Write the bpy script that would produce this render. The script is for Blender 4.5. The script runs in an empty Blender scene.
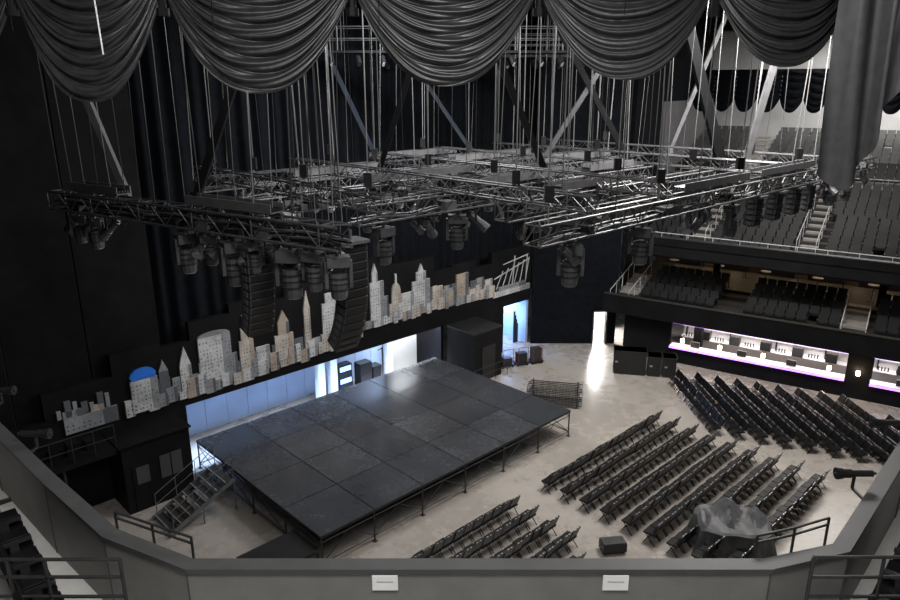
import bpy, math, random
from mathutils import Vector, Matrix
random.seed(7)
rad=math.radians
scene=bpy.context.scene
# ---------------------------------------------------------------- materials
def mat(name,col,rough=.6,metal=0.0,var=.15,scale=4.0,emit=None,estr=0,bump=0,spec=.5,var_rough=0,scale2=0):
    m=bpy.data.materials.new(name);m.use_nodes=True
    nt=m.node_tree;b=nt.nodes["Principled BSDF"]
    b.inputs["Roughness"].default_value=rough;b.inputs["Metallic"].default_value=metal
    b.inputs["Specular IOR Level"].default_value=spec
    tc=nt.nodes.new("ShaderNodeTexCoord")
    n=nt.nodes.new("ShaderNodeTexNoise");n.inputs["Scale"].default_value=scale;n.inputs["Detail"].default_value=6
    nt.links.new(tc.outputs["Object"],n.inputs["Vector"])
    fac=n.outputs["Fac"]
    if scale2:
        n2=nt.nodes.new("ShaderNodeTexNoise");n2.inputs["Scale"].default_value=scale2;n2.inputs["Detail"].default_value=8;n2.inputs["Roughness"].default_value=.7
        nt.links.new(tc.outputs["Object"],n2.inputs["Vector"])
        mx=nt.nodes.new("ShaderNodeMath");mx.operation='MULTIPLY_ADD';mx.inputs[1].default_value=.5
        hf=nt.nodes.new("ShaderNodeMath");hf.operation='MULTIPLY';hf.inputs[1].default_value=.5
        nt.links.new(n2.outputs["Fac"],hf.inputs[0]);nt.links.new(fac,mx.inputs[0]);nt.links.new(hf.outputs[0],mx.inputs[2]);fac=mx.outputs[0]
    r=nt.nodes.new("ShaderNodeValToRGB")
    r.color_ramp.elements[0].position=.35;r.color_ramp.elements[1].position=.65
    r.color_ramp.elements[0].color=[c*(1-var) for c in col]+[1]
    r.color_ramp.elements[1].color=[min(1,c*(1+var)) for c in col]+[1]
    nt.links.new(fac,r.inputs["Fac"]);nt.links.new(r.outputs["Color"],b.inputs["Base Color"])
    if var_rough:
        mr=nt.nodes.new("ShaderNodeMapRange");mr.inputs[1].default_value=.3;mr.inputs[2].default_value=.7;mr.inputs[3].default_value=rough-var_rough;mr.inputs[4].default_value=rough+var_rough
        nt.links.new(fac,mr.inputs[0]);nt.links.new(mr.outputs[0],b.inputs["Roughness"])
    if bump:
        bp=nt.nodes.new("ShaderNodeBump");bp.inputs["Strength"].default_value=bump;bp.inputs["Distance"].default_value=.02
        nt.links.new(fac,bp.inputs["Height"]);nt.links.new(bp.outputs[0],b.inputs["Normal"])
    if emit:
        b.inputs["Emission Color"].default_value=list(emit)+[1];b.inputs["Emission Strength"].default_value=estr
    return m
M_conc=mat("concrete_floor",(.265,.240,.215),.28,0,.22,.22,bump=.04,var_rough=.09,scale2=1.5)
M_conc2=mat("walkway_concrete",(.50,.49,.47),.7,0,.1,2)
M_parapet=mat("parapet_paint",(.17,.168,.162),.6,0,.08,3)
M_cap=mat("parapet_cap",(.05,.05,.051),.5,0,.1,3)
M_black=mat("black_paint",(.004,.004,.005),.7,0,.3,2,spec=.12)
M_black2=mat("black_panel",(.005,.005,.006),.6,0,.3,1,spec=.15)
M_velvet=mat("black_velour",(.0035,.0045,.0065),.85,0,.3,3,spec=.1)
M_swag=mat("swag_fabric",(.018,.0185,.020),.40,0,.2,8,bump=.15)
M_tail=mat("drape_tail_fabric",(.042,.043,.046),.5,0,.15,8,bump=.1)
M_deck=mat("stage_deck",(.034,.036,.041),.24,0,.3,.5,bump=.03,var_rough=.07,scale2=6)
M_deckb=mat("stage_deck_worn",(.043,.045,.050),.27,0,.3,.5,bump=.03,var_rough=.07,scale2=6)
M_seam=mat("stage_seam",(.004,.004,.004),.7,0,.1,3)
M_metal=mat("dark_steel",(.04,.04,.042),.45,.5,.2,5)
M_truss=mat("truss_black_metal",(.075,.075,.078),.45,.2,.3,5)
M_alu=mat("aluminium",(.45,.45,.46),.35,.8,.1,5)
M_greybeam=mat("grey_beam_paint",(.10,.10,.105),.5,.1,.15,3)
M_strut=mat("strut_grey_paint",(.085,.085,.09),.5,.1,.15,3)
M_cable=mat("cable_sheath",(.03,.03,.03),.5,0,.1,3)
M_cable2=mat("steel_wire",(.20,.20,.20),.4,.2,.1,3)
M_chair=mat("chair_black",(.0045,.0045,.005),.40,0,.2,5,spec=.3)
M_cframe=mat("chair_frame",(.02,.02,.021),.4,.4,.2,5)
M_seat=mat("seat_black",(.0055,.0055,.006),.5,0,.2,5,spec=.25)
M_arm=mat("seat_arm",(.02,.02,.02),.4,0,.2,5)
M_seat_lit=mat("seat_black_lit",(.05,.05,.05),.5,0,.2,5)  # black seats lightened: light on the top rows is painted into the colour
M_tread_lit=mat("stand_concrete_lit",(.34,.335,.325),.7,0,.12,1)  # upper-row concrete made lighter, the light there put into its colour
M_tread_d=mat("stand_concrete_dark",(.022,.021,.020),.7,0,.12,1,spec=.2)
M_stair=mat("stair_concrete",(.22,.21,.195),.7,0,.1,2)
M_white=mat("white_paint",(.75,.75,.77),.5,0,.05,3)
M_lgrey=mat("light_grey_wall",(.42,.42,.42),.7,0,.06,1)
M_mgrey=mat("mid_grey_wall",(.12,.12,.125),.7,0,.1,1)
M_dgrey=mat("booth_window",(.045,.045,.047),.5,0,.1,1)
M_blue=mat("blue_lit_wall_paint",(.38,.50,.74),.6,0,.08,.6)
M_box=mat("case_black",(.012,.012,.013),.4,0,.2,3,spec=.4)
M_pa=mat("speaker_grille",(.050,.050,.053),.5,0,.2,9)
M_fix=mat("fixture_body",(.070,.071,.075),.4,.1,.2,6)
M_tarp=mat("tarp_grey",(.070,.070,.073),.55,0,.3,3,bump=.6,spec=.35)
M_paper=mat("paper",(.85,.85,.85),.6,0,.02,3)
M_lens=mat("lens_glass",(.35,.38,.42),.1,.2,.05,3)
M_red=mat("cart_red",(.20,.03,.025),.5,0,.1,3)
M_screen=mat("led_blue",(.1,.2,.6),.4,0,.1,3,emit=(.25,.5,1),estr=3)
M_bulb=mat("bulb_warm",(1,.8,.5),.4,0,.02,3,emit=(1,.74,.45),estr=45)
M_bulbw=mat("bulb_white",(1,1,1),.4,0,.02,3,emit=(.85,.92,1),estr=18)
M_purple=mat("led_purple",(.5,.3,.8),.4,0,.02,3,emit=(.42,.16,1),estr=2.6)
M_strip=mat("led_white_strip",(1,1,1),.4,0,.02,3,emit=(1,.85,.68),estr=6)
M_mw=mat("mural_white",(.40,.41,.42),.7,0,.35,1.2,scale2=9)
M_mt=mat("mural_tan",(.29,.235,.19),.7,0,.35,1.2,scale2=9)
M_mc=mat("mural_cream",(.37,.34,.31),.7,0,.35,1.2,scale2=9)
M_mg=mat("mural_grey",(.19,.20,.215),.7,0,.35,1.2,scale2=9)
M_ms=mat("mural_slate",(.07,.08,.092),.7,0,.3,1.2,scale2=9)
M_mb=mat("mural_blue",(.02,.15,.60),.5,0,.1,2)
# ---------------------------------------------------------------- builder
class MB:
    def __init__(s): s.v=[];s.f=[];s.m=[]
    def add(s,vs,fs,mi=0,X=None):
        o=len(s.v)
        s.v+= [tuple(X@Vector(p)) for p in vs] if X is not None else [tuple(p) for p in vs]
        s.f+=[tuple(i+o for i in f) for f in fs]; s.m+=[mi]*len(fs)
    def box(s,x0,x1,y0,y1,z0,z1,mi=0,X=None):
        s.add([(x0,y0,z0),(x1,y0,z0),(x1,y1,z0),(x0,y1,z0),(x0,y0,z1),(x1,y0,z1),(x1,y1,z1),(x0,y1,z1)],
              [(0,3,2,1),(4,5,6,7),(0,1,5,4),(1,2,6,5),(2,3,7,6),(3,0,4,7)],mi,X)
    def tube(s,p,q,r,n=5,mi=0,r2=None,X=None,cap=True):
        p=Vector(p);q=Vector(q);d=(q-p)
        if d.length<1e-6:return
        d.normalize();up=Vector((0,0,1)) if abs(d.z)<.95 else Vector((1,0,0))
        a=d.cross(up).normalized();b=d.cross(a)
        r2=r if r2 is None else r2
        vs=[p+(a*math.cos(2*math.pi*(i+.5)/n)+b*math.sin(2*math.pi*(i+.5)/n))*r for i in range(n)]
        vs+=[q+(a*math.cos(2*math.pi*(i+.5)/n)+b*math.sin(2*math.pi*(i+.5)/n))*r2 for i in range(n)]
        fs=[(i,(i+1)%n,n+(i+1)%n,n+i) for i in range(n)]
        if cap: fs+=[tuple(range(n-1,-1,-1)),tuple(range(n,2*n))]
        s.add(vs,fs,mi,X)
    def beam(s,p,q,w,h,mi=0):
        p=Vector(p);q=Vector(q);d=(q-p).normalized();up=Vector((0,0,1)) if abs(d.z)<.95 else Vector((0,1,0))
        a=d.cross(up).normalized()*w/2;b=d.cross(a).normalized()*h/2
        vs=[p-a-b,p+a-b,p+a+b,p-a+b,q-a-b,q+a-b,q+a+b,q-a+b]
        s.add(vs,[(0,3,2,1),(4,5,6,7),(0,1,5,4),(1,2,6,5),(2,3,7,6),(3,0,4,7)],mi)
    def merge(s,o,X,remap=None):
        s_o=len(s.v);s.v+=[tuple(X@Vector(p)) for p in o.v];s.f+=[tuple(i+s_o for i in f) for f in o.f]
        s.m+=o.m if remap is None else [remap.get(k,k) for k in o.m]
    def build(s,name,mats,X=None,smooth=False,parent=None):
        me=bpy.data.meshes.new(name);me.from_pydata(s.v,[],s.f)
        for m in mats: me.materials.append(m)
        me.polygons.foreach_set("material_index",s.m)
        if smooth: me.polygons.foreach_set("use_smooth",[True]*len(s.f))
        me.update()
        o=bpy.data.objects.new(name,me);scene.collection.objects.link(o)
        if X is not None:o.matrix_world=X
        if parent:o.parent=parent
        return o
def inst(o,X):
    n=bpy.data.objects.new(o.name.split('.')[0],o.data);scene.collection.objects.link(n);n.matrix_world=X;return n
T=Matrix.Translation
def R(a,ax='Z'): return Matrix.Rotation(rad(a),4,ax)
# stage frame: x along stage front, y upstage.   stand frame: x along side stand, y away from floor
AB=T((-4.53,20.97,0))@R(44)
SQ=R(-33)
def ab(a,b,z=0): return AB@Vector((a,b,z))
# ---------------------------------------------------------------- room shell
m=MB();m.box(-32,48,-4,75,-.3,0);m.build("floor",[M_conc])
m=MB();m.box(-32,48,-4,75,21,21.3)
for i in range(14): m.box(-30,46,2+i*5,2.3+i*5,20.6,21,0)
m.build("ceiling",[M_black])
m=MB()
m.box(-14,-.2,9.9,10.2,0,3.1)
m.box(-14,23.2,9.9,10.2,3.1,4.2)
for (x0,x1,z1) in [(-14,-5.6,3.2),(-5.6,-3,5.3),(-3,-1,6.2),(-1,.3,6.0),(.3,2.2,6.8),(2.2,3.6,7.2),(3.6,5.4,6.9),(5.4,6.9,7.4),(6.9,9.4,7.5),(9.4,11.2,8.0),(11.2,14.6,7.4),(14.6,16,6.5),(16,18,6.6),(18,19.4,6.1),(19.4,23.2,6.8)]:
    m.box(x0,x1,9.9,10.2,4.2 if x0>-6 else 3.1,z1)
m.box(17.4,20.6,9.9,10.2,0,3.1)
m.build("wall_stage_header",[M_black2],AB)
def pleat(mb,x0,x1,y,z0,z1,amp=.15,per=.7,mi=0,zrows=1,bot=None,lean=0):
    n=int((x1-x0)/per*8);vs=[];
    for j in range(zrows+1):
        for i in range(n+1):
            x=x0+(x1-x0)*i/n;ph=2*math.pi*(x-x0)/per;t=j/max(1,zrows)
            k=1+.25*math.sin(ph*.13+1)
            zz0=bot(i/n) if bot else z0
            w=math.sin(ph+.6*math.sin(ph*.21)+lean*2.2*math.sin(1.5*t+ph*.11))
            vs.append((x+.05*math.sin(ph*.37)+lean*.12*(1-t)*math.sin(ph*.3),y+amp*k*w,zz0+(z1-zz0)*t))
    fs=[(j*(n+1)+i,j*(n+1)+i+1,(j+1)*(n+1)+i+1,(j+1)*(n+1)+i) for j in range(zrows) for i in range(n)]
    mb.add(vs,fs,mi)
m=MB();pleat(m,-.8,24.5,11,3.4,21,.14,.75);m.build("stage_backdrop_curtain",[M_velvet],AB,True)
m=MB()
for i in range(5): m.box(-15+i*2.85,-12.2+i*2.85,10.3,10.5,3.1,21)
m.box(-30,-12,10.6,10.8,0,21)
m.build("wall_back",[M_black],AB)
m=MB();m.box(-14.2,-14,-14,10.4,0,21);m.build("wall_left",[M_black],AB)
m=MB();m.box(-1.6,13.2,13,13.2,0,5.2)
for i in range(13): m.box(-1.5+i*1.15,-1.46+i*1.15,12.97,13,0,5.2)
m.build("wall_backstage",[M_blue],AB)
m=MB();m.box(-1.8,-1.6,10.2,13.2,0,5.2);m.box(-1.8,16.2,10.2,13.2,5.2,5.4);m.box(15.4,15.6,10.2,13.2,0,5.2);m.build("wall_backstage_return",[M_black],AB)
m=MB();m.box(13.2,15.4,12.4,12.6,0,5.2);m.build("wall_backstage_grey",[M_lgrey],AB)
m=MB()
for a in (7.6,8.4,12.3): m.box(a,a+.4,11.4,11.8,0,5.2)
m.build("backstage_column",[M_white],AB)
m=MB();m.box(0,.9,0,.5,0,1.6,0)
for i in range(4): m.box(.08,.82,-.02,0,.15+i*.36,.42+i*.36,1 if i%2 else 2)
m.build("backstage_equipment_rack",[M_box,M_screen,M_metal],AB@T((9.3,12,0)))
m=MB();m.box(0,.8,0,.6,.1,1.5,0);m.box(.9,1.5,0,.6,.1,1.1,0);m.box(.05,.75,-.02,0,.3,.8,1);m.tube((1.8,.3,0),(1.8,.3,2.0),.03,6,1);m.tube((1.5,.3,1.9),(2.1,.3,2.0),.03,6,1)
for x in(.1,.7,1.0,1.4):
    for y in(.08,.5): m.tube((x,y,0),(x,y,.1),.05,8,1)
m.build("backstage_road_case",[M_box,M_metal],AB@T((10.5,11.6,0)))
m=MB()
m.tube((0,0,4.9),(13,0,4.9),.06,6);m.build("work_light_bar",[M_bulbw],AB@T((-.5,11.2,0)))
m=MB();m.box(20.6,23.2,13.5,13.7,0,3.4,0);m.box(23.2,23.4,10.2,13.7,0,3.4,0);m.box(20.4,20.6,10.2,13.7,0,3.4,0);m.box(20.4,23.4,10,13.7,3.1,3.3,1)
m.box(21.0,22.0,12.6,13.4,0,1.9,1);m.box(22.3,23.0,12.8,13.4,0,1.2,1);m.box(21.1,21.9,12.57,12.6,.3,1.7,2)
for k in range(4): m.box(20.65,21.6,11.2+.4*k,11.3+.4*k,.5+.3*k,.6+.3*k,1);m.box(22.5+.1*k,22.6+.1*k,10.6,10.7,0,2.2-.3*k,1)
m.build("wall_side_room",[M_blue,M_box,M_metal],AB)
m=MB()
m.box(5.4,9.55,44.1,44.4,0,21)
m.box(9.55,10.35,44.1,44.4,2.25,21)
m.box(10.35,11,44.1,44.4,0,21)
m.build("wall_side_back",[M_velvet])
m=MB();m.box(9.45,9.55,44.0,44.1,0,2.35);m.box(10.35,10.45,44.0,44.1,0,2.35);m.box(9.45,10.45,44.0,44.1,2.25,2.35);m.build("door_1",[M_metal])
m=MB();m.box(9,11,47,47.1,0,3);m.box(8.9,9,44.4,47,0,3);m.box(8.9,11,44.4,47.1,3,3.1);m.build("wall_corridor",[M_white])
# ---------------------------------------------------------------- skyline mural
m=MB()
W,TN,CR,G,SL,BL=0,1,2,3,4,5
YF=[9.80]
def bld(a0,a1,z0,z1,mi,win=None,cols=3):
    y=YF[0]
    m.box(a0,a1,y,9.9,z0,z1,mi)
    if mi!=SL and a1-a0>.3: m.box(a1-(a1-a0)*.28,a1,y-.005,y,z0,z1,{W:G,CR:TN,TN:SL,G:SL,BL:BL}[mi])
    if win is not None:
        w=(a1-a0)/cols;n=max(2,int((z1-z0-.2)/.17))
        for i in range(cols):
            for j in range(n):
                if random.random()<.25: continue
                m.box(a0+w*(i+.3),a0+w*(i+.65),y-.012,y-.005,z0+.12+j*.17,z0+.19+j*.17,SL if mi in(G,) or random.random()<.35 else G)
def tri(a0,a1,z0,z1,mi):
    c=(a0+a1)/2;m.add([(a0,9.8,z0),(a1,9.8,z0),(c,9.8,z1),(a0,9.9,z0),(a1,9.9,z0),(c,9.9,z1)],[(0,1,2),(3,5,4),(0,3,4,1),(1,4,5,2),(2,5,3,0)],mi)
def dome(a0,a1,z0,h,mi,n=10):
    c=(a0+a1)/2;r=(a1-a0)/2
    p=[(c+r*math.cos(math.pi*i/n),z0+h*math.sin(math.pi*i/n)) for i in range(n+1)]
    k=len(p);m.add([(x,9.79,z) for x,z in p]+[(x,9.9,z) for x,z in p],[tuple(range(k-1,-1,-1)),tuple(range(k,2*k))]+[(i,i+1,k+i+1,k+i) for i in range(k-1)],mi)
YF[0]=9.77
def zlow(a): return 3.45 if a<2 else (3.45+.25*(a-2)/7 if a<9 else (4.2 if a<16 else 4.2-.35*(a-16)/6))
a=-2.7
while a<19.4:
    w_=random.uniform(.22,.6);zb=zlow(a)+random.uniform(-.08,.1)
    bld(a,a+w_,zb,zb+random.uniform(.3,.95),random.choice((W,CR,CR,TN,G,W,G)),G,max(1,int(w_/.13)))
    a+=w_*random.uniform(.85,1.2)
YF[0]=9.83
a=-2.2
while a<19:
    w_=random.uniform(.25,.7);zb=zlow(a)+.2
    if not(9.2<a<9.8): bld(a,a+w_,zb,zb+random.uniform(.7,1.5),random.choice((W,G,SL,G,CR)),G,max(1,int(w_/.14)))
    a+=w_*random.uniform(.9,1.3)
YF[0]=9.80
bld(-5.0,-3.0,3.45,4.1,G,SL,10);bld(-5.0,-4.3,4.1,4.4,G);bld(-4.0,-3.5,4.1,4.35,CR)
for i in range(7): bld(-5.2+i*.3,-5.05+i*.3+.08*(i%2),4.15,4.5+.18*((i*3)%4)*.6,SL if i%2 else G)
YF[0]=9.76
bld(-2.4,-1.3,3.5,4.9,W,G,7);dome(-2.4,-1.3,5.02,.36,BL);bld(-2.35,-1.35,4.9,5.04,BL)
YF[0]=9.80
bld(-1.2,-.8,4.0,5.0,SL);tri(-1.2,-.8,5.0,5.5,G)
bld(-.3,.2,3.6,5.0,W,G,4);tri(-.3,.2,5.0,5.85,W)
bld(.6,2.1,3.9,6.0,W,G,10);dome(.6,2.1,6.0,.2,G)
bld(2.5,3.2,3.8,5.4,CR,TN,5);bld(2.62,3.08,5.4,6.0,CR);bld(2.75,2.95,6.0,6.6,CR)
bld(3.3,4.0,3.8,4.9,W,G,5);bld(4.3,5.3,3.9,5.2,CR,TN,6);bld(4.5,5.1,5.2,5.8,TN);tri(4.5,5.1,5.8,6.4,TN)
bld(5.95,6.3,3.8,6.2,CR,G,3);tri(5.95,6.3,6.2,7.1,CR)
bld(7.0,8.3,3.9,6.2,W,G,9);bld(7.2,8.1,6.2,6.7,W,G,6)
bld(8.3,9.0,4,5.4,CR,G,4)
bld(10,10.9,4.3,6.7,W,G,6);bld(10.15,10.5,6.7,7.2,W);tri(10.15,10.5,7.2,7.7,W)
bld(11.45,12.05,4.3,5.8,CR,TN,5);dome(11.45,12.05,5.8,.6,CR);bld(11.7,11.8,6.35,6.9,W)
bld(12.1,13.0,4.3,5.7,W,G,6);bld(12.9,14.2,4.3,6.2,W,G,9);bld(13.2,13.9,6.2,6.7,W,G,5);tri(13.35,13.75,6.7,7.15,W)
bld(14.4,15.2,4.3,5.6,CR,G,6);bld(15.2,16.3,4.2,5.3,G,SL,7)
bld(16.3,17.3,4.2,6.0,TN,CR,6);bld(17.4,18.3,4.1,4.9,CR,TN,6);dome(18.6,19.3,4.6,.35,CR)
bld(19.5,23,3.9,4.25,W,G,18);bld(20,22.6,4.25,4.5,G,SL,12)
for i in range(6): m.beam((19.8+i*.55,9.85,4.4),(20.4+i*.5,9.85,5.5+.1*i),.04,.04,W)
m.beam((19.6,9.85,5.1),(22.9,9.85,5.9),.04,.06,W);m.beam((21.3,9.85,4.4),(21.5,9.85,6.3),.04,.08,W);m.beam((22.6,9.85,4.4),(22.7,9.85,6.2),.04,.05,W);m.beam((20.4,9.85,5.9),(22.8,9.85,6.2),.04,.05,W)
m.build("skyline_mural",[M_mw,M_mt,M_mc,M_mg,M_ms,M_mb],AB)
# ---------------------------------------------------------------- stage
m=MB();SW,SD,SH=14.5,9.8,1.4;na,nb=6,4
for i in range(na):
    for j in range(nb):
        g=.022
        m.box(i*SW/na+g,(i+1)*SW/na-g,j*SD/nb+g,(j+1)*SD/nb-g,SH-.09,SH+random.uniform(0,.003),0 if random.random()<.6 else 3)
m.box(.02,SW-.02,.02,SD-.02,SH-.12,SH-.03,4)
for i in range(na+1):
    for j in range(nb+1):
        x=min(max(i*SW/na,.06),SW-.06);y=min(max(j*SD/nb,.06),SD-.06)
        m.tube((x,y,0),(x,y,SH-.1),.035,6,2);m.box(x-.08,x+.08,y-.08,y+.08,0,.02,2)
        if x<SW-.2:
            x2=min((i+1)*SW/na,SW-.06)
            if j in(0,nb):
                m.tube((x,y,.25),(x2,y,.25),.022,5,2);m.tube((x,y,SH-.3),(x2,y,SH-.3),.022,5,2)
                mx=(x+x2)/2;m.tube((x,y,.25),(mx,y,SH-.3),.018,5,2);m.tube((mx,y,SH-.3),(x2,y,.25),.018,5,2)
        if y<SD-.2 and i in(0,na):
            y2=min((j+1)*SD/nb,SD-.06)
            m.tube((x,y,.25),(x,y2,.25),.022,5,2);m.tube((x,y,SH-.3),(x,y2,SH-.3),.022,5,2)
            m.tube((x,y,.25),(x,y2,SH-.3),.018,5,2)
m.build("stage_platform",[M_deck,M_black,M_metal,M_deckb,M_seam],AB)
m=MB()
for i in range(7):
    z=.2*(i+1);x=-3.0+i*.38
    m.box(x,x+.34,0,1.6,z-.05,z,0)
    m.box(x,x+.05,0,1.6,z-.05,z+.002,1)
for y in(0,1.6):
    m.beam((-3.1,y,.1),(-.3,y,1.4),.05,.16,2)
    for k in range(4):
        x=-2.9+k*.85;zz=.15+k*.42;m.tube((x,y,max(0,zz-.1)),(x,y,zz+.95),.018,6,2)
    m.tube((-2.9,y,1.1),(-.35,y,2.36),.018,6,2);m.tube((-2.9,y,.65),(-.35,y,1.9),.015,6,2)
for y in(0,1.6): m.tube((-.35,y,0),(-.35,y,1.3),.03,6,2);m.tube((-1.7,y,0),(-1.7,y,.75),.03,6,2)
m.build("stage_stairs",[M_metal,M_alu,M_greybeam],AB@T((0,5.6,0)))
m=MB();m.box(-2.3,-.1,0,1.5,.1,.85,0);m.box(-2.35,-.05,-.05,1.55,.85,.92,0)
for i in range(5): m.box(-2.2+i*.42,-1.88+i*.42,-.03,0,.2,.75,1)
m.box(-2.2,-.2,.05,1.45,0,.1,1)
m.build("subwoofer_cabinet",[M_box,M_metal],AB@T((0,.1,0)))
m=MB();m.box(-3.6,-.9,8.2,9.85,0,2.95,0)
m.box(-3.3,-2.5,8.17,8.2,.05,2.1,0);m.box(-3.15,-2.65,8.16,8.17,1.2,1.95,1);m.box(-2.2,-1.3,8.17,8.2,1.1,2.1,1);m.box(-1.77,-1.73,8.16,8.17,1.1,2.1,0)
m.box(-3.7,-.8,8.1,9.88,2.95,3.02,0)
m.build("side_stage_booth",[M_black2,M_dgrey],AB)
m=MB()
for k in range(6):
    m.tube((-7.5+k*.76,8.3,3.0),(-7.5+k*.76,8.3,4.0),.02,5)
m.tube((-7.5,8.3,4.0),(-3.7,8.3,4.0),.025,5);m.tube((-7.5,8.3,3.5),(-3.7,8.3,3.5),.02,5);m.box(-7.6,-3.75,8.2,9.85,2.8,3.0,1)
for x in(-7.4,-5.6): m.tube((x,8.4,0),(x,8.4,2.8),.06,6)
for k in range(5): m.box(-7.2+k*.65,-6.8+k*.65,8.9,9.3,3.0,3.35+.1*(k%2),1)
m.build("side_stage_catwalk",[M_metal,M_black2],AB)
m=MB();m.box(15.6,17.9,7.6,9.85,0,3.0,0);m.box(15.55,17.95,7.55,9.87,3.0,3.08,1)
for z in(.55,1.0): m.tube((15.3,7.3,z),(18.1,7.3,z),.02,5,2)
for x in(15.3,16.2,17.1,18.1): m.tube((x,7.3,0),(x,7.3,1.0),.02,5,2)
m.box(16.2,17.3,7.57,7.6,.05,2.1,1)
m.build("black_vestibule",[M_black2,M_box,M_metal],AB)
# ---------------------------------------------------------------- chairs
ch=MB()   # faces +y
for sx in(-1,1):
    x=sx*.2
    ch.tube((x,-.26,.86),(x,.2,.0),.018,4,1,cap=False)
    ch.tube((x*1.05,.17,.44),(x*1.05,-.27,0),.018,4,1,cap=False)
ch.tube((-.2,.12,.14),(.2,.12,.14),.014,4,1,cap=False)
ch.box(-.23,.23,-.2,.23,.41,.48,0)
ch.add([(-.23,-.15,.54),(.23,-.15,.54),(.23,-.29,.92),(-.23,-.29,.92),(-.23,-.20,.53),(.23,-.20,.53),(.23,-.34,.91),(-.23,-.34,.91)],[(0,1,2,3),(7,6,5,4),(3,2,6,7),(0,4,5,1),(0,3,7,4),(1,5,6,2)],0)
ch.box(-.12,-.03,-.335,-.30,.915,.935,2);ch.box(.05,.12,-.335,-.30,.915,.935,2)
def rows(name,placements):
    m=MB()
    for X in placements: m.merge(ch,X)
    return m.build(name,[M_chair,M_cframe,M_alu])
pl=[]
for r in range(9):
    b=-2.3-r*.98
    for i in range(18): pl.append(T((9.9+i*.5,b+random.uniform(-.03,.03),0))@R(random.uniform(-3,3)))
rows("folding_chair_rows",[AB@X for X in pl])
pl=[]
for r in range(6):
    b=-2.3-r*.98
    for i in range(11 if r<4 else 9): pl.append(T((2.2+i*.52,b+random.uniform(-.03,.03),0))@R(random.uniform(-3,3)))
rows("folding_chair_rows",[AB@X for X in pl])
pl=[]
for r in range(11):
    X0=13.1+r*.95;Y0=31.2-.45*r*.95
    for i in range(13 if r<9 else 9):
        pl.append(T((X0-.02*i+random.uniform(-.03,.03),Y0+i*.5,0))@R(90+random.uniform(-3,3)))
rows("folding_chair_rows",pl)
# ---------------------------------------------------------------- side stands
st=MB()  # theatre seat facing -y
st.add([(-.24,.16,.45),(.24,.16,.45),(.25,.3,.92),(-.25,.3,.92),(-.24,.24,.40),(.24,.24,.40),(.25,.36,.9),(-.25,.36,.9)],[(0,1,2,3),(7,6,5,4),(3,2,6,7),(0,4,5,1),(0,3,7,4),(1,5,6,2)],0)
st.box(-.23,.23,-.12,.2,.40,.50,0)
for x in(-.27,.27): st.box(x-.025,x+.025,-.1,.26,.60,.65,1);st.box(x-.02,x+.02,.05,.15,0,.62,1)
S0_,S1_=-15,12
def seats(mb,s0,s1,q,z,aisles,gap=.02,remap=None):
    n=int((s1-s0)/.56)
    for i in range(n):
        s=s0+.28+i*.56
        if any(abs(s-a)<.85 for a in aisles): continue
        if random.random()<gap: continue
        mb.merge(st,T((s,q,z))@R(random.uniform(-2,2)),remap)
m=MB()
m.box(S0_,S1_,41.0,41.25,3.05,3.95,0)
m.box(S0_,S1_,41.0,51,2.8,3.05,0)
m.box(S0_,S1_,40.95,41.3,3.95,4.0,1)
for r in range(5):
    m.box(S0_,S1_,42.2+r*.95,51.4,3.05+r*.18,3.1+(r+1)*.18,1)
for a in(-14.2,-1.2,6):
    for r in range(8): m.box(a-.6,a+.6,41.6+r*.6,42.2+r*.6,3.05,3.15+r*.14,2)
m.build("mezzanine_balcony",[M_black2,M_tread_d,M_stair],SQ)
m=MB()
for r in range(5): seats(m,S0_+.2,S1_,42.55+r*.95,3.1+(r+1)*.18,[-14.2,-8,-1.2,6])
m.build("mezzanine_seating",[M_seat,M_arm],SQ)
m=MB();m.box(S0_,S1_,51.5,51.7,3,9,0)
for k in range(8): m.box(-13.6+k*3,-11.4+k*3,51.3,51.5,3,8,1)
m.build("wall_mezzanine_back",[mat("mezz_wall_paint",(.04,.022,.015),.6,0,.3,1),M_black],SQ)
m=MB()
for k in range(15):
    s=-12.6+k*1.5+random.uniform(-.3,.3);q=48.2+1.6*(k%2)
    m.tube((s,q,4.0),(s,q,4.95),.03,6,1);m.tube((s,q,4.95),(s,q,5.0),.32,12,0)
    m.tube((s,q,3.98),(s,q,4.02),.22,10,1)
m.build("cocktail_tables",[M_lgrey,M_metal],SQ)
m=MB()
for k in range(12):
    s=-13+k*1.9;m.tube((s,51.1,4.75),(s,51.1,4.95),.09,8,0);m.tube((s,51.1,4.95),(s,51.3,5.05),.02,5,1)
m.build("wall_sconce_lamps",[M_bulb,M_metal],SQ)
m=MB()
for s in(-9.6,-.2,5.5): m.box(s-.25,s+.25,43.6,44.1,0,2.8,0);m.box(s-.2,s+.2,46.9,47.3,4,8.0,0)
m.build("support_columns",[M_black2],SQ)
m=MB()
for a in(-14.2,-1.2,6):
    for dx in(-.6,.6):
        m.tube((a+dx,41.6,4.1),(a+dx,46,5.1),.025,5,0)
        for k in range(5): m.tube((a+dx,41.6+k*1.1,3.2+k*.22),(a+dx,41.6+k*1.1,4.1+k*.25),.02,5,0)
m.build("aisle_handrails",[M_lgrey],SQ)
AI=[-10.2,-4.2,1.8,8]
m=MB()
m.box(S0_+1.5,S1_,42,42.25,6.6,7.7,0);m.box(S0_+1.5,S1_,41.93,42.0,7.25,7.7,2);m.box(S0_+1.5,S1_,41.9,42.3,7.7,7.76,3)
NR=22
for r in range(NR):
    q=42.25+r*.92;z=6.95+r*.265
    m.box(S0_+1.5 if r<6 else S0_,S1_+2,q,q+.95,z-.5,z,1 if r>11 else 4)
    for a in AI: m.box(a-.45,a+.45,q,q+.46,z,z+.02,5 if r>11 else 4);m.box(a-.45,a+.45,q+.46,q+.93,z,z+.14,5)
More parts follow.
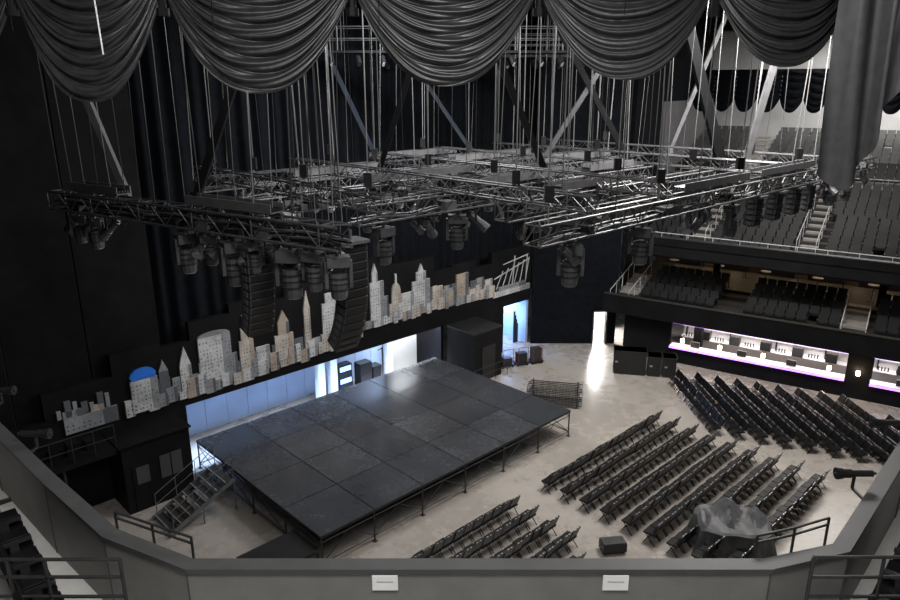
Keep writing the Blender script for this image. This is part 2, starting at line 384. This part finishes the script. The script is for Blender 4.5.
m.build("upper_balcony",[M_black2,M_tread_lit,M_black,M_metal,M_tread_d,M_stair],SQ)
m=MB()
for r in range(NR):
    if r==11: continue
    seats(m,S0_+1.7 if r<6 else S0_+.3,S1_+1,42.55+r*.92,6.95+r*.265,AI,remap={0:2} if r>14 else None)  # top rows swap to the seat colour with light painted in
m.build("upper_balcony_seating",[M_seat,M_arm,M_seat_lit],SQ)
m=MB()
for a in AI:
    for dx in(-.5,.5):
        m.tube((a+dx,43.2,8.2),(a+dx,49.5,10.0),.025,5,0)
        for k in range(6): m.tube((a+dx,43.2+k*1.26,7.2+k*.36),(a+dx,43.2+k*1.26,8.2+k*.36),.02,5,0)
m.tube((S0_+1.5,42.1,8.0),(S1_,42.1,8.0),.022,5,0)
q=42.25+11*.92;z=6.95+11*.265
m.tube((S0_+1,q,z+.95),(S1_,q,z+.95),.025,5,0)
for k in range(26): m.tube((S0_+1+k*1.0,q,z),(S0_+1+k*1.0,q,z+.95),.018,5,0)
for k in range(18): m.tube((S0_+1.5+k*1.5,42.1,7.7),(S0_+1.5+k*1.5,42.1,8.0),.018,5,0)
m.build("balcony_handrails",[M_lgrey],SQ)
m=MB();m.box(S0_-1,S1_+3,63,63.3,8,21);m.build("wall_stand_back",[M_lgrey],SQ)
m=MB();m.box(S0_-.3,S0_,50,63,8,15.5,0);m.box(S0_-.3,S0_,44.6,50,3,21,1);m.box(S0_-.3,S0_,50,63,15.5,21,1);m.build("wall_stand_side",[M_mgrey,M_velvet],SQ)
m=MB()
m.box(S0_+1.2,S1_,41.8,42,0,1.05,0)
m.box(S0_+1.2,-10.8,41.8,42,1.05,2.78,0);m.box(-1.2,0,41.8,42,1.05,2.78,0);m.box(3.5,S1_,41.8,42,1.05,2.78,0)
m.box(S0_+1.2,S1_,41.8,42,2.55,2.78,0)
m.box(S0_+1.2,S0_+1.4,42,46,0,2.78,0)
m.build("wall_bar_front",[M_black2],SQ)
m=MB()
for (s0,s1) in((-10.8,-1.2),(0,3.5)):
    m.box(s0,s1,41.6,42.3,1.05,1.12,0);m.box(s0,s1,44.9,45.1,0,2.78,1);m.box(s0,s1,44.3,44.9,.9,.95,0)
    m.box(s0,s1,41.56,41.6,.98,1.05,2);m.box(s0,s1,44.84,44.88,1.5,1.56,5);m.box(s0,s1,42.0,42.05,2.46,2.52,2)
    m.box(s0,s1,44.6,44.9,1.56,1.6,0)
    n=int((s1-s0)/.9)
    for k in range(n):
        s=s0+.3+k*.9
        for j in range(4): m.tube((s+j*.16,44.5,.95),(s+j*.16,44.5,1.2),.035,6,3 if (k+j)%3 else 4);m.tube((s+.08+j*.18,44.75,1.6),(s+.08+j*.18,44.75,1.85),.035,6,4 if (k+j)%3 else 3)
        if k%2==1: m.box(s,s+.6,44.2,44.7,.95,1.5,3 if k%4==1 else 4)
        if k%3==1: m.box(s,s+.5,42.0,42.2,1.12,1.45,4)
        if k%3==0: m.box(s-.1,s-.02,44.7,44.9,.95,2.6,3)
m.build("bar_counter",[M_white,M_lgrey,M_purple,M_box,M_metal,M_strip],SQ)
m=MB()
for s in(-10,-7.8,-5.4,-2.0,-.6,4.2):
    m.tube((s,41.50,1.5),(s,41.50,1.72),.10,8,0);m.tube((s,41.50,1.72),(s,41.78,1.9),.02,5,1)
m.build("bar_front_lamps",[M_bulb,M_metal],SQ)
# ---------------------------------------------------------------- floor props
m=MB()
for k,(x,w,h) in enumerate(((0,1.9,1.5),(2.0,.75,1.25),(2.85,.75,1.25))):
    m.box(x,x+w,0,.9,.1,h,0);m.box(x-.02,x+w+.02,-.02,.92,h-.05,h,1)
    m.box(x+w/2-.01,x+w/2+.01,-.015,0,.15,h-.1,1);m.box(x+.05,x+w-.05,.05,.85,0,.1,1)
    m.box(x+.1,x+.25,-.03,0,h*.5,h*.5+.1,2)
m.build("equipment_cases",[M_box,M_metal,M_alu],T((9.75,38.9,0))@R(-12))
m=MB()
for k in range(9):
    z=.18+k*.1;dx=random.uniform(-.12,.12)
    for y in(0,1.1): m.tube((dx,y,z),(2.8+dx,y,z),.03,5,k%2)
    for x in range(9): m.tube((dx+x*.35,0,z),(dx+x*.35,1.1,z),.018,4,k%2)
for x in(.2,2.6):
    for y in(.1,1.0): m.tube((x,y,0),(x,y,1.15),.03,6,0)
m.build("barricade_stack",[M_box,M_metal],T((4.2,34.6,0))@R(-12))
m=MB()
for k in range(3):
    x=k*1.0;m.box(x,x+.8,0,.6,.12,.2,0)
    for cx in(.08,.72):
        for cy in(.08,.52): m.tube((x+cx,cy,0),(x+cx,cy,.12),.05,8,0)
        m.tube((x+cx,.03,.2),(x+cx,.03,1.2),.02,5,1)
    m.tube((x+.08,.03,1.2),(x+.72,.03,1.2),.02,5,1);m.box(x+.1,x+.7,.1,.55,.2,.6+.2*k,2 if k!=1 else 0)
m.build("hand_carts",[M_box,M_red,M_metal],T((3.2,39.6,0))@R(20))
# mixing desk under a draped tarp
m=MB();n=52;nr=20
def plan(t,k):   # rounded rectangle
    c,s_=math.cos(t),math.sin(t);return (1.2*k*math.copysign(abs(c)**.5,c),.8*k*math.copysign(abs(s_)**.5,s_))
def toph(x,y): return 1.0+max(0,.62-1.1*abs(x+.15)-.55*abs(y-.45))+max(0,.35-1.0*abs(x-.85)-.5*abs(y-.3))+max(0,.28-.9*abs(x+1.0)-.4*abs(y))+.10*y
vs=[(0,0,toph(0,0))];fs=[]
for j in range(1,nr+1):
    for i in range(n):
        t=2*math.pi*i/n
        if j<=10:
            x,y=plan(t,j/10);z=toph(x,y)+.025*math.sin(9*x+5*y)-.05*(j==10)
        else:
            k=(j-10)/(nr-10);fold=.11*k*math.sin(9*t+math.sin(3*t))+.05*k*math.sin(17*t);x,y=plan(t,1+.14*k+fold);z=toph(*plan(t,1))*(1-k)+.015
        vs.append((x,y,z))
fs=[(0,1+i,1+(i+1)%n) for i in range(n)]
for j in range(nr-1):
    for i in range(n): fs.append((1+j*n+i,1+(j+1)*n+i,1+(j+1)*n+(i+1)%n,1+j*n+(i+1)%n))
m.add(vs,fs);m.build("tarp_covered_mixing_desk",[M_tarp],T((10.5,22.5,0))@R(-10)@Matrix.Scale(1.08,4))
m=MB();m.box(0,.9,0,.5,.08,.42,0);m.box(.02,.88,.02,.48,.42,.46,1)
for x in(.1,.8):
    for y in(.08,.42): m.tube((x,y,0),(x,y,.08),.04,8,1)
m.tube((.0,.25,.3),(-.08,.25,.3),.02,6,1);m.tube((.9,.25,.3),(.98,.25,.3),.02,6,1)
m.build("low_road_case",[M_box,M_metal],T((5.6,21.8,0))@R(8))
random.seed(11)
# ---------------------------------------------------------------- trusses
def truss(name,p,q,w=.5,bay=.55,r=.030,cables=True,extra=0):
    p=Vector(p);q=Vector(q);L=(q-p).length;h=w/2;m=MB()
    for y in(-h,h):
        for z in(-h,h): m.tube((0,y,z),(L,y,z),r,6,0)
    n=max(1,int(round(L/bay)));s=L/n
    for i in range(n):
        x0,x1=i*s,(i+1)*s;a,b=((-h,h) if i%2==0 else (h,-h))
        for y in(-h,h): m.tube((x0,y,a),(x1,y,b),r*.55,4,cap=False)
        for z in(-h,h): m.tube((x0,a,z),(x1,b,z),r*.55,4,cap=False)
        if i%4==0:
            for y in(-h,h): m.tube((x0,y,-h),(x0,y,h),r*.6,4)
            for z in(-h,h): m.tube((x0,-h,z),(x0,h,z),r*.6,4)
    if cables:
        for k in range(3+extra):
            y=random.uniform(-h*.7,h*.7);z=-h+.07+.05*k
            N=int(L/1.1)
            P=[(L*i/N,y+random.uniform(-.05,.05),z+(0 if i%2 else -random.uniform(.0,.12))) for i in range(N+1)]
            for a,b in zip(P,P[1:]): m.tube(a,b,.035,5,1 if k%2==0 else 2,cap=False)
        for k in range(int(L/2.2)):
            x=random.uniform(.3,L-1.2);w_=random.uniform(.3,.8);dp=random.uniform(.15,.5);y=random.choice((-h,h))
            P=[(x+w_*i/6,y,-h-dp*4*(i/6)*(1-i/6)) for i in range(7)]
            for a,b in zip(P,P[1:]): m.tube(a,b,.016,4,1,cap=False)
        for k in range(int(L/1.5)):
            x=random.uniform(.3,L-.5);m.box(x,x+random.uniform(.15,.5),-h*.8,h*.8,-h+.03,-h+random.uniform(.15,.3),random.choice((1,2)))
    d=(q-p).normalized();yv=Vector((0,0,1)).cross(d).normalized();zv=d.cross(yv)
    X=Matrix(((d.x,yv.x,zv.x,p.x),(d.y,yv.y,zv.y,p.y),(d.z,yv.z,zv.z,p.z),(0,0,0,1)))
    return m.build(name,[M_truss,M_box,M_greybeam],X)
ZT=13.0
N_="lighting_truss"
P1=Vector((-12.6,22.4,ZT));P2=Vector((-2.5,16.3,ZT))
truss(N_,P1,P2,.55,r=.036,extra=4)
segs=[((0.1,-2.5),(15.5,-2.5)),((1.6,-7.7),(27,-7.7)),((0,6.7),(22,6.7)),((0,3.7),(22,3.7)),((0,.6),(20,.6)),((3.5,-5.0),(20,-5.0))]
for k,s in enumerate(segs): truss(N_,ab(*s[0],ZT),ab(*s[1],ZT),r=.034 if k<2 else .03)
for a,b0,b1 in((0,-4.2,6.7),(4,-7.7,6.7),(8,-7.7,6.7),(12,-2.5,6.7),(16,-7.7,6.7),(20,-7.7,6.7)):
    truss(N_,ab(a,b0,ZT+.5),ab(a,b1,ZT+.5),.4,cables=False)
def tray(p,q):
    m=MB();m.beam(p,q,.45,.04,0)
    d=(Vector(q)-Vector(p)).normalized();sd=d.cross(Vector((0,0,1)))*.22
    for s in(-1,1): m.beam(Vector(p)+sd*s+Vector((0,0,.1)),Vector(q)+sd*s+Vector((0,0,.1)),.03,.24,0)
    for k in range(4): o=sd*(-.6+.4*k)+Vector((0,0,.07));m.tube(Vector(p)+o,Vector(q)+o,.04,5,1)
    m.build("cable_tray",[M_greybeam,M_box])
tray(P1.lerp(P2,.55)+Vector((0,0,.42)),P1.lerp(P2,.82)+Vector((0,0,.42)))
tray(P1.lerp(P2,.1)+Vector((0,0,.42)),P1.lerp(P2,.3)+Vector((0,0,.42)))
for a0,a1,b in((8.5,13,-7.7),(14,19,-7.7),(5,10,-2.5),(3,8,.6),(10,15,3.7),(2,6,3.7),(8,13,6.7),(11,14,-2.5),(12,17,.6),(6,9,-5)):
    tray(ab(a0,b,ZT+.42),ab(a1,b,ZT+.42))
mh=MB()
mh.box(-.2,.2,-.14,.14,-.3,-.12,0);mh.tube((0,0,0),(0,0,-.12),.04,6,0);mh.box(-.06,.06,-.1,.1,-.03,.05,1)
for s in(-1,1): mh.box(s*.21-.03,s*.21+.03,-.07,.07,-.68,-.2,0)
mh.tube((0,0,-.42),(0,0,-.62),.15,12,0,r2=.17);mh.tube((0,0,-.62),(0,0,-.86),.17,12,0,r2=.14);mh.tube((0,0,-.86),(0,0,-.88),.12,12,2);mh.tube((0,0,-.40),(0,0,-.42),.11,12,1)
for k in range(3): mh.tube((0,0,-.48-.1*k),(0,0,-.50-.1*k),.18,12,1)
pc=MB()
pc.box(-.04,.04,-.04,.04,-.1,.05,1)
for s in(-1,1): pc.box(s*.15-.015,s*.15+.015,-.03,.03,-.42,-.1,1)
pc.box(-.16,.16,-.03,.03,-.12,-.09,1)
PX=T((0,0,-.4))@R(50,'X')
pc.tube((0,0,.28),(0,0,-.1),.10,12,0,X=PX);pc.tube((0,0,-.1),(0,0,-.38),.12,12,0,r2=.15,X=PX);pc.tube((0,0,-.38),(0,0,-.39),.13,12,2,X=PX);pc.tube((0,0,.28),(0,0,.34),.07,10,1,X=PX)
objs={}
def head(p,ang,s=1.0,kind='m'):
    X=T(p)@R(ang)@Matrix.Scale(s,4)
    if kind not in objs:
        objs[kind]=(mh if kind=='m' else pc).build("moving_head_light" if kind=='m' else "profile_spotlight",[M_fix,M_metal,M_lens],X)
    else: inst(objs[kind],X)
dz=Vector((0,0,.3))
for t,s in((.09,1.15),(.16,1.25),(.515,1.5),(.60,1.1),(.675,1.6),(.74,1.1),(.85,1.65),(.915,1.3),(.98,1.4)):
    head(P1.lerp(P2,t)-dz,random.uniform(-50,50)+10,s)
for t in(.04,.125,.2,.555,.63,.71,.78,.815,.885,.95): head(P1.lerp(P2,t)-dz+Vector((.1,.15,.05)),random.uniform(0,360),1.2,'p')
for a,b in((4.2,-2.5),(6.6,-5),(8.2,-2.5),(12.0,-2.5),(13.6,-2.5),(3,.6),(6,.6),(9,.6),(2,3.7),(7,3.7),(12,3.7),(16,.6),(3.2,-7.7),(6.6,-7.7),(12.4,-7.7),(22,-7.7),(24,-7.7),(4,6.7),(10,6.7),(16,6.7),(18,3.7),(11,-5),(15,-5),(1.2,-2.5)):
    head(ab(a,b,ZT-.28),random.uniform(-50,50)+10,1.45 if b<-2 else 1.15)
for k in range(60):
    s=random.choice(segs);t=random.random();head(ab(s[0][0]+(s[1][0]-s[0][0])*t,s[0][1]+random.choice((-.2,.2)),ZT-.25),random.uniform(0,360),random.uniform(.9,1.2),'p')
def array(name,p,n,ang,w=.95,hh=.24,dp=.45,curve=3.0,start=-2):
    m=MB();pos=Vector((0,0,0));th=start
    m.beam((0,0,.35),(0,0,.05),.06,.06,1);m.box(-w/2,w/2,-.35,.25,.02,.1,1)
    for s in(-1,1): m.tube((s*.3,0,.1),(s*.3,0,.6),.012,5,1)
    for i in range(n):
        X=T(pos)@R(th,'X')
        m.box(-w/2,w/2,-dp/2,dp/2,-hh+.03,0,0,X);m.box(-w/2+.03,w/2-.03,-dp/2+.03,dp/2-.03,-hh,-hh+.03,2,X)
        m.box(-w/2+.04,w/2-.04,-dp/2-.012,-dp/2,-hh+.04,-.02,2,X)
        for s in(-1,1): m.box(min(s*w/2,s*(w/2+.015)),max(s*w/2,s*(w/2+.015)),-.1,.1,-hh+.05,-.03,1,X)
        pos=X@Vector((0,0,-hh));th-=curve*(.2+1.8*i/n)
    return m.build(name,[M_pa,M_greybeam,M_box],T(p)@R(ang))
array("line_array_speaker",(-2.55,17.6,12.6),13,44,.72,.235,curve=-3.2)
array("line_array_speaker",(-5.15,18.1,12.35),11,44,.75,.22,curve=-2.6)
array("line_array_speaker",tuple(ab(14.6,-2.9,12.6)),9,44,.8,.22,curve=-3)
for a in(14.2,16.0,17.8,19.3): array("line_array_speaker",tuple(ab(a,-7.7,12.6)),5,44,.6,.2,.4,-3)
m=MB()
def wire(x,y,z0,z1,r,mi): m.tube((x,y,z0),(x+random.uniform(-.25,.25),y,z1),r,5,mi,cap=False)
for s in segs:
    L=s[1][0]-s[0][0];k=int(L/1.5)
    for i in range(k+1):
        p=ab(s[0][0]+L*i/k+random.uniform(-.5,.5),s[0][1]+random.uniform(-.15,.15))
        wire(p.x,p.y,ZT+.2,20.55,random.choice((.008,.012,.012,.022)),random.choice((0,1,1)))
for i in range(18):
    p=P1.lerp(P2,(i+.5)/18);wire(p.x,p.y,ZT+.2,20.55,random.choice((.008,.012,.02)),random.choice((0,1)))
for i in range(8):
    p=P1.lerp(P2,.86+i*.018);wire(p.x,p.y+.6,ZT+.2,20.55,.012,i%2)
m.build("rigging_cables",[M_cable,M_cable2])
m=MB()
for s in segs:
    L=s[1][0]-s[0][0]
    for i in range(int(L/5.2)+1):
        p=ab(s[0][0]+.6+i*5.2,s[0][1]);m.box(p.x-.11,p.x+.11,p.y-.1,p.y+.1,ZT+.75,ZT+1.15,0)
        m.tube((p.x,p.y,ZT+.2),(p.x,p.y,20.55),.018,6,1)
m.build("chain_hoists",[M_box,M_cable2])
for (x0,x1,y) in((-9,7,37.5),(-7,9,33)):
    m=MB();m.box(x0,x1,y,y+1.2,17.9,18.0,0)
    for yy in(y,y+1.2):
        for z in(18.5,19.0): m.tube((x0,yy,z),(x1,yy,z),.025,5,1)
        k=x0
        while k<=x1: m.tube((k,yy,18),(k,yy,20.55),.03,5,1);k+=2
    k=x0+.6
    while k<x1:
        m.tube((k,y-.1,17.7),(k+.1,y-.5,17.4),.12,8,0);m.tube((k+.1,y-.5,17.4),(k+.11,y-.51,17.39),.11,8,2 if random.random()<.5 else 0);k+=random.uniform(.8,1.6)
    m.build("roof_catwalk",[M_box,M_strut,M_lens])
m=MB()
def strut(x0,y,x1,z0,z1,w,mi):
    k=(20.6-z0)/(z1-z0);m.beam((x0,y,z0),(x0+(x1-x0)*k,y,20.6),w,w,mi)
    m.beam((x0,y,z0-.25),(x0,y,z0+.1),w*1.3,w*1.3,mi)
strut(-10,21.6,-10.8,13.4,16.15,.2,0)
strut(-7.4,20.5,-6.1,13.4,16.4,.22,1)
strut(3.6,26.9,2.1,13.4,16.7,.25,1)
strut(4.3,32,5.9,13.5,16.15,.2,0)
strut(7.9,32,6.2,13.5,16.3,.25,1)
strut(11,28.7,9.5,13.4,17.6,.36,1)
strut(11.9,28.7,12.5,13.4,16.7,.22,0)
strut(11,35.7,12,13.4,16.4,.18,0)
strut(1,35.5,-1,13.5,16.4,.18,2)
strut(-3.5,33,-4.8,13.5,16.4,.18,2)
strut(-2.6,26,-1.6,13.5,16.4,.2,1)
m.build("roof_struts",[M_strut,M_black2,mat("strut_blue",(.015,.022,.036),.5,0,.1,3)])
# ---------------------------------------------------------------- swagged drapes
def swag(mb,P,Q,zt,zj,zb,nf=9,amp=.09,bul=.3,nu=28,nv=72,ph=0):
    P=Vector(P);Q=Vector(Q);d=(Q-P);dn=d.normalized();nrm=Vector((dn.y,-dn.x))
    vs=[]
    for j in range(nv+1):
        v=j/nv
        for i in range(nu+1):
            u=i/nu;e=1-abs(2*u-1)**2.3
            z=zt-v*(zt-zj)-(zj-zb)*e*(v**1.1)
            f1=abs(math.sin(math.pi*(nf*v+.5*math.sin(5*v+ph)*v)+.8*math.sin(3.1*u+ph)))
            f2=abs(math.sin(math.pi*nf*2.3*v+1.7*math.sin(4*u+2*ph)))
            off=amp*(f1**.6)*(.45+.55*e)+amp*.35*f2+bul*e*v
            p=P+d*u+nrm*off
            vs.append((p.x+.012*math.sin(40*v+9*u),p.y,z))
    fs=[(j*(nu+1)+i,j*(nu+1)+i+1,(j+1)*(nu+1)+i+1,(j+1)*(nu+1)+i) for j in range(nv) for i in range(nu)]
    mb.add(vs,fs)
J=[-7.9,-5.72,-3.75,-1.27,1.16,3.45,5.25,7.4]
ZB=[16.05,16.22,16.33,16.42,16.5,16.66,16.6]
m=MB()
for i in range(len(ZB)):
    swag(m,(J[i],10),(J[i+1],10),18.4,17.62,ZB[i],nf=9+i%2,amp=.115,nu=40,nv=150,ph=i*1.3)
m.build("swagged_drapes",[M_swag],None,True)
m=MB()
for x in J[1:-1]:
    m.tube((x,9.85,17.35),(x,9.85,18.6),.05,8,0);m.tube((x,9.85,17.3),(x,9.85,17.4),.08,8,0)
m.tube((J[0],10.05,18.45),(J[-1],10.05,18.45),.05,8,0)
m.tube((-4.35,9.3,16.8),(-4.4,9.3,18.6),.010,6,1);m.tube((4.95,9.2,17.2),(4.97,9.2,18.6),.012,6,1)
for x in(-5.55,-3.0,-.9,2.2,3.3,5.1): m.tube((x,9.5,17.0+random.uniform(-.1,.3)),(x+.02,9.5,18.6),.007,5,0)
m.build("drape_rail_and_cords",[M_black2,M_white])
m=MB();pleat(m,4.68,6.3,9.0,15,18.6,.09,.42,0,24,bot=lambda u:15.12+max(0,(u-.12))*2.6 + max(0,.12-u)*1.8,lean=1)
m.build("drape_tail",[M_tail],None,True)
m=MB();pleat(m,-6.7,-5.85,9.3,15,18.6,.07,.3,0,14,bot=lambda u:16.25+.3*(1-u),lean=1);m.build("drape_tail",[M_swag],None,True)
m=MB()
for i in range(14): swag(m,(-19.5+i*1.55,57),(-17.95+i*1.55,57),17.6,15.6,14.7,nf=6,amp=.12,nu=14,nv=40,ph=i)
m.box(-19.5,3,57.1,57.2,17.3,17.7)
m.build("swagged_drapes",[M_velvet],SQ,True)
# ---------------------------------------------------------------- near balcony
pts=[(-12.6,15.2),(-6.99,9.84),(-5.29,8.29),(-3.96,7.13),(-2.86,6.58),(3.49,6.58),(4.41,6.85),(6.5,9.1),(11.5,14.5)]
def offs(pts,d):
    out=[]
    for i,p in enumerate(pts):
        p=Vector(p);a=Vector(pts[max(i-1,0)]);b=Vector(pts[min(i+1,len(pts)-1)])
        t=(b-a).normalized();n=Vector((-t.y,t.x));out.append(p+n*d)
    return out
def wall(mb,pts,d0,d1,z0,z1,mi):
    A_=offs(pts,d0);B_=offs(pts,d1)
    for i in range(len(pts)-1):
        a,b,c,d=A_[i],A_[i+1],B_[i+1],B_[i]
        mb.add([(a.x,a.y,z0),(b.x,b.y,z0),(c.x,c.y,z0),(d.x,d.y,z0),(a.x,a.y,z1),(b.x,b.y,z1),(c.x,c.y,z1),(d.x,d.y,z1)],
          [(0,3,2,1),(4,5,6,7),(0,1,5,4),(1,2,6,5),(2,3,7,6),(3,0,4,7)],mi)
m=MB();wall(m,pts,-.14,0,9.6,11.34,0);wall(m,pts,-.16,.03,11.34,11.4,1)
I=offs(pts,-.145)
for p in I[1:-1]: m.tube((p.x,p.y,10.3),(p.x,p.y,11.34),.008,6,1)
m.build("parapet_wall",[M_parapet,M_cap])
m=MB()
I=offs(pts,-.1);vs=[(p.x,p.y,10.3) for p in I]+[(11.5,-3,10.3),(-12.6,-3,10.3)];k=len(vs)
m.add(vs+[(x,y,9.6) for x,y,_ in vs],[tuple(range(k)),tuple(range(2*k-1,k-1,-1))]+[(i,(i+1)%k,k+(i+1)%k,k+i) for i in range(k)])
m.build("balcony_walkway_floor",[M_conc2])
for x in(-.71,1.81):
    m=MB();m.box(x-.14,x+.14,6.42,6.437,11.13,11.32,0);m.box(x-.09,x+.09,6.415,6.42,11.24,11.25,1);m.build("paper_sign",[M_paper,M_lgrey])
def rail(name,path,zs,zb,r=.022):
    m=MB()
    for i in range(len(path)-1):
        for z in zs: m.tube((*path[i],z),(*path[i+1],z),r,8,0)
    for p in path: m.tube((*p,zb),(*p,zs[0]),r,8,0)
    m.build(name,[M_metal])
rail("safety_railing",[(-4.05,7.35),(-3.5,7.1),(-2.95,6.85)],[11.50,11.42],11.1,.016)
rail("safety_railing",[(3.5,6.85),(4.0,7.0),(4.5,7.2)],[11.52,11.43],11.1,.016)
rail("stair_handrail",[(-5.7,6.3),(-4.7,6.3),(-4.3,6.3),(-3.5,6.3)],[11.62,11.4,11.15],10.3,.02)
rail("stair_handrail",[(3.85,6.3),(4.6,6.3),(5.5,6.3)],[11.65,11.4,11.15],10.3,.02)
m=MB()
for i in range(6):
    m.merge(st,T((-6.0+i*.38,8.25-i*.42,10.3))@R(132))
m.build("balcony_seats",[M_seat,M_metal])
m=MB()
for i in range(4):
    m.merge(st,T((4.6+i*.40,6.3+i*.42,10.3))@R(-132))
m.build("balcony_seats",[M_seat,M_metal])
def lbar(p,q):
    m=MB();p=Vector(p);q=Vector(q);m.tube(p,q,.02,8,1);d=(q-p).normalized();L=(q-p).length
    c=p.lerp(q,.5);m.tube(c-d*L*.42,c+d*L*.1,.045,10,0);m.tube(c+d*L*.1,c+d*L*.3,.06,10,0);m.tube(c+d*L*.3,c+d*L*.45,.07,10,0,r2=.08)
    m.beam(c-Vector((0,0,.22)),c,.03,.03,1);m.beam(c-Vector((0,.4,.22)),c-Vector((0,0,.22)),.03,.03,1)
    m.build("balcony_rail_spotlight",[M_box,M_metal])
lbar((5.60,8.15,11.55),(5.05,8.15,11.55));lbar((6.9,9.6,11.55),(6.35,9.6,11.55));lbar((-6.4,9.35,11.5),(-5.9,9.35,11.5));lbar((-7.9,10.9,11.5),(-7.35,10.9,11.5))
# ---------------------------------------------------------------- lights
def area(name,loc,target,size,energy,col=(1,1,1),sy=None):
    l=bpy.data.lights.new(name,'AREA');l.shape='RECTANGLE';l.size=size;l.size_y=sy or size;l.energy=energy;l.color=col
    o=bpy.data.objects.new(name,l);scene.collection.objects.link(o);o.location=loc
    o.rotation_euler=(Vector(target)-Vector(loc)).to_track_quat('-Z','Y').to_euler();return o
area("house_light_floor",(12,28,20.2),(11,28,0),7,7400,(1,.97,.93),6)
area("house_light_stage",(-1,30,20.2),(-1,28,0),4,1600,(.95,.97,1),4)
area("house_light_rig",(0,11.5,19.6),(-4,20,12.5),2.5,620,(1,.98,.96),1)
area("house_light_drapes",(-1,3.5,20.4),(0,10,17),2,270,(1,.98,.96),1)
area("house_light_balcony",(0,3,20),(0,6,10),8,900,(1,.98,.95),3)
area("house_light_stand",(30,50,20.2),(30,50,8),9,2600,(1,.97,.93),5)
area("house_light_stand_low",(20,34,20),(26,44,7),5,650,(1,.96,.92),3)
area("mural_wash_light",ab(6,1,12.4),ab(6,9.9,5),14,480,(1,.97,.93),.5)
area("mural_wash_light",ab(17,2,12.4),ab(17,9.9,5),8,300,(1,.97,.93),.5)
area("backstage_light",ab(6,10.6,4.9),ab(6,12.9,1.5),13,5200,(.44,.63,1),.4)
area("backstage_light_white",ab(13.5,11.0,4.9),ab(13.5,12.3,1.0),3,2000,(.9,.95,1),.4)
area("side_room_light",ab(21.9,12,3.0),ab(21.9,12,0),1.8,420,(.4,.6,1))
area("door_light",(9.9,46.6,2.9),(9.9,44.0,0),1.2,1500,(1,.98,.95))
area("bar_light",SQ@Vector((-6,43.4,2.7)),SQ@Vector((-6,43.6,0)),9,480,(1,.9,.9),.8)
area("bar_light",SQ@Vector((1.7,43.4,2.7)),SQ@Vector((1.7,43.6,0)),3,170,(1,.9,.9),.8)
area("mezzanine_light",SQ@Vector((-2,49.5,7.6)),SQ@Vector((-2,49,3)),22,240,(1,.66,.4),1)
w=bpy.data.worlds.new("world");scene.world=w;w.use_nodes=True
w.node_tree.nodes["Background"].inputs[0].default_value=(.9,.95,1,1);w.node_tree.nodes["Background"].inputs[1].default_value=.04
# ---------------------------------------------------------------- camera
cam=bpy.data.cameras.new("camera");co=bpy.data.objects.new("camera",cam);scene.collection.objects.link(co)
cam.sensor_width=36;cam.lens=28.0;cam.clip_end=300
co.location=(0,0,16.4);co.rotation_euler=(math.pi/2-math.atan(212/700),0,0)
scene.camera=co
scene.view_settings.view_transform='Standard'
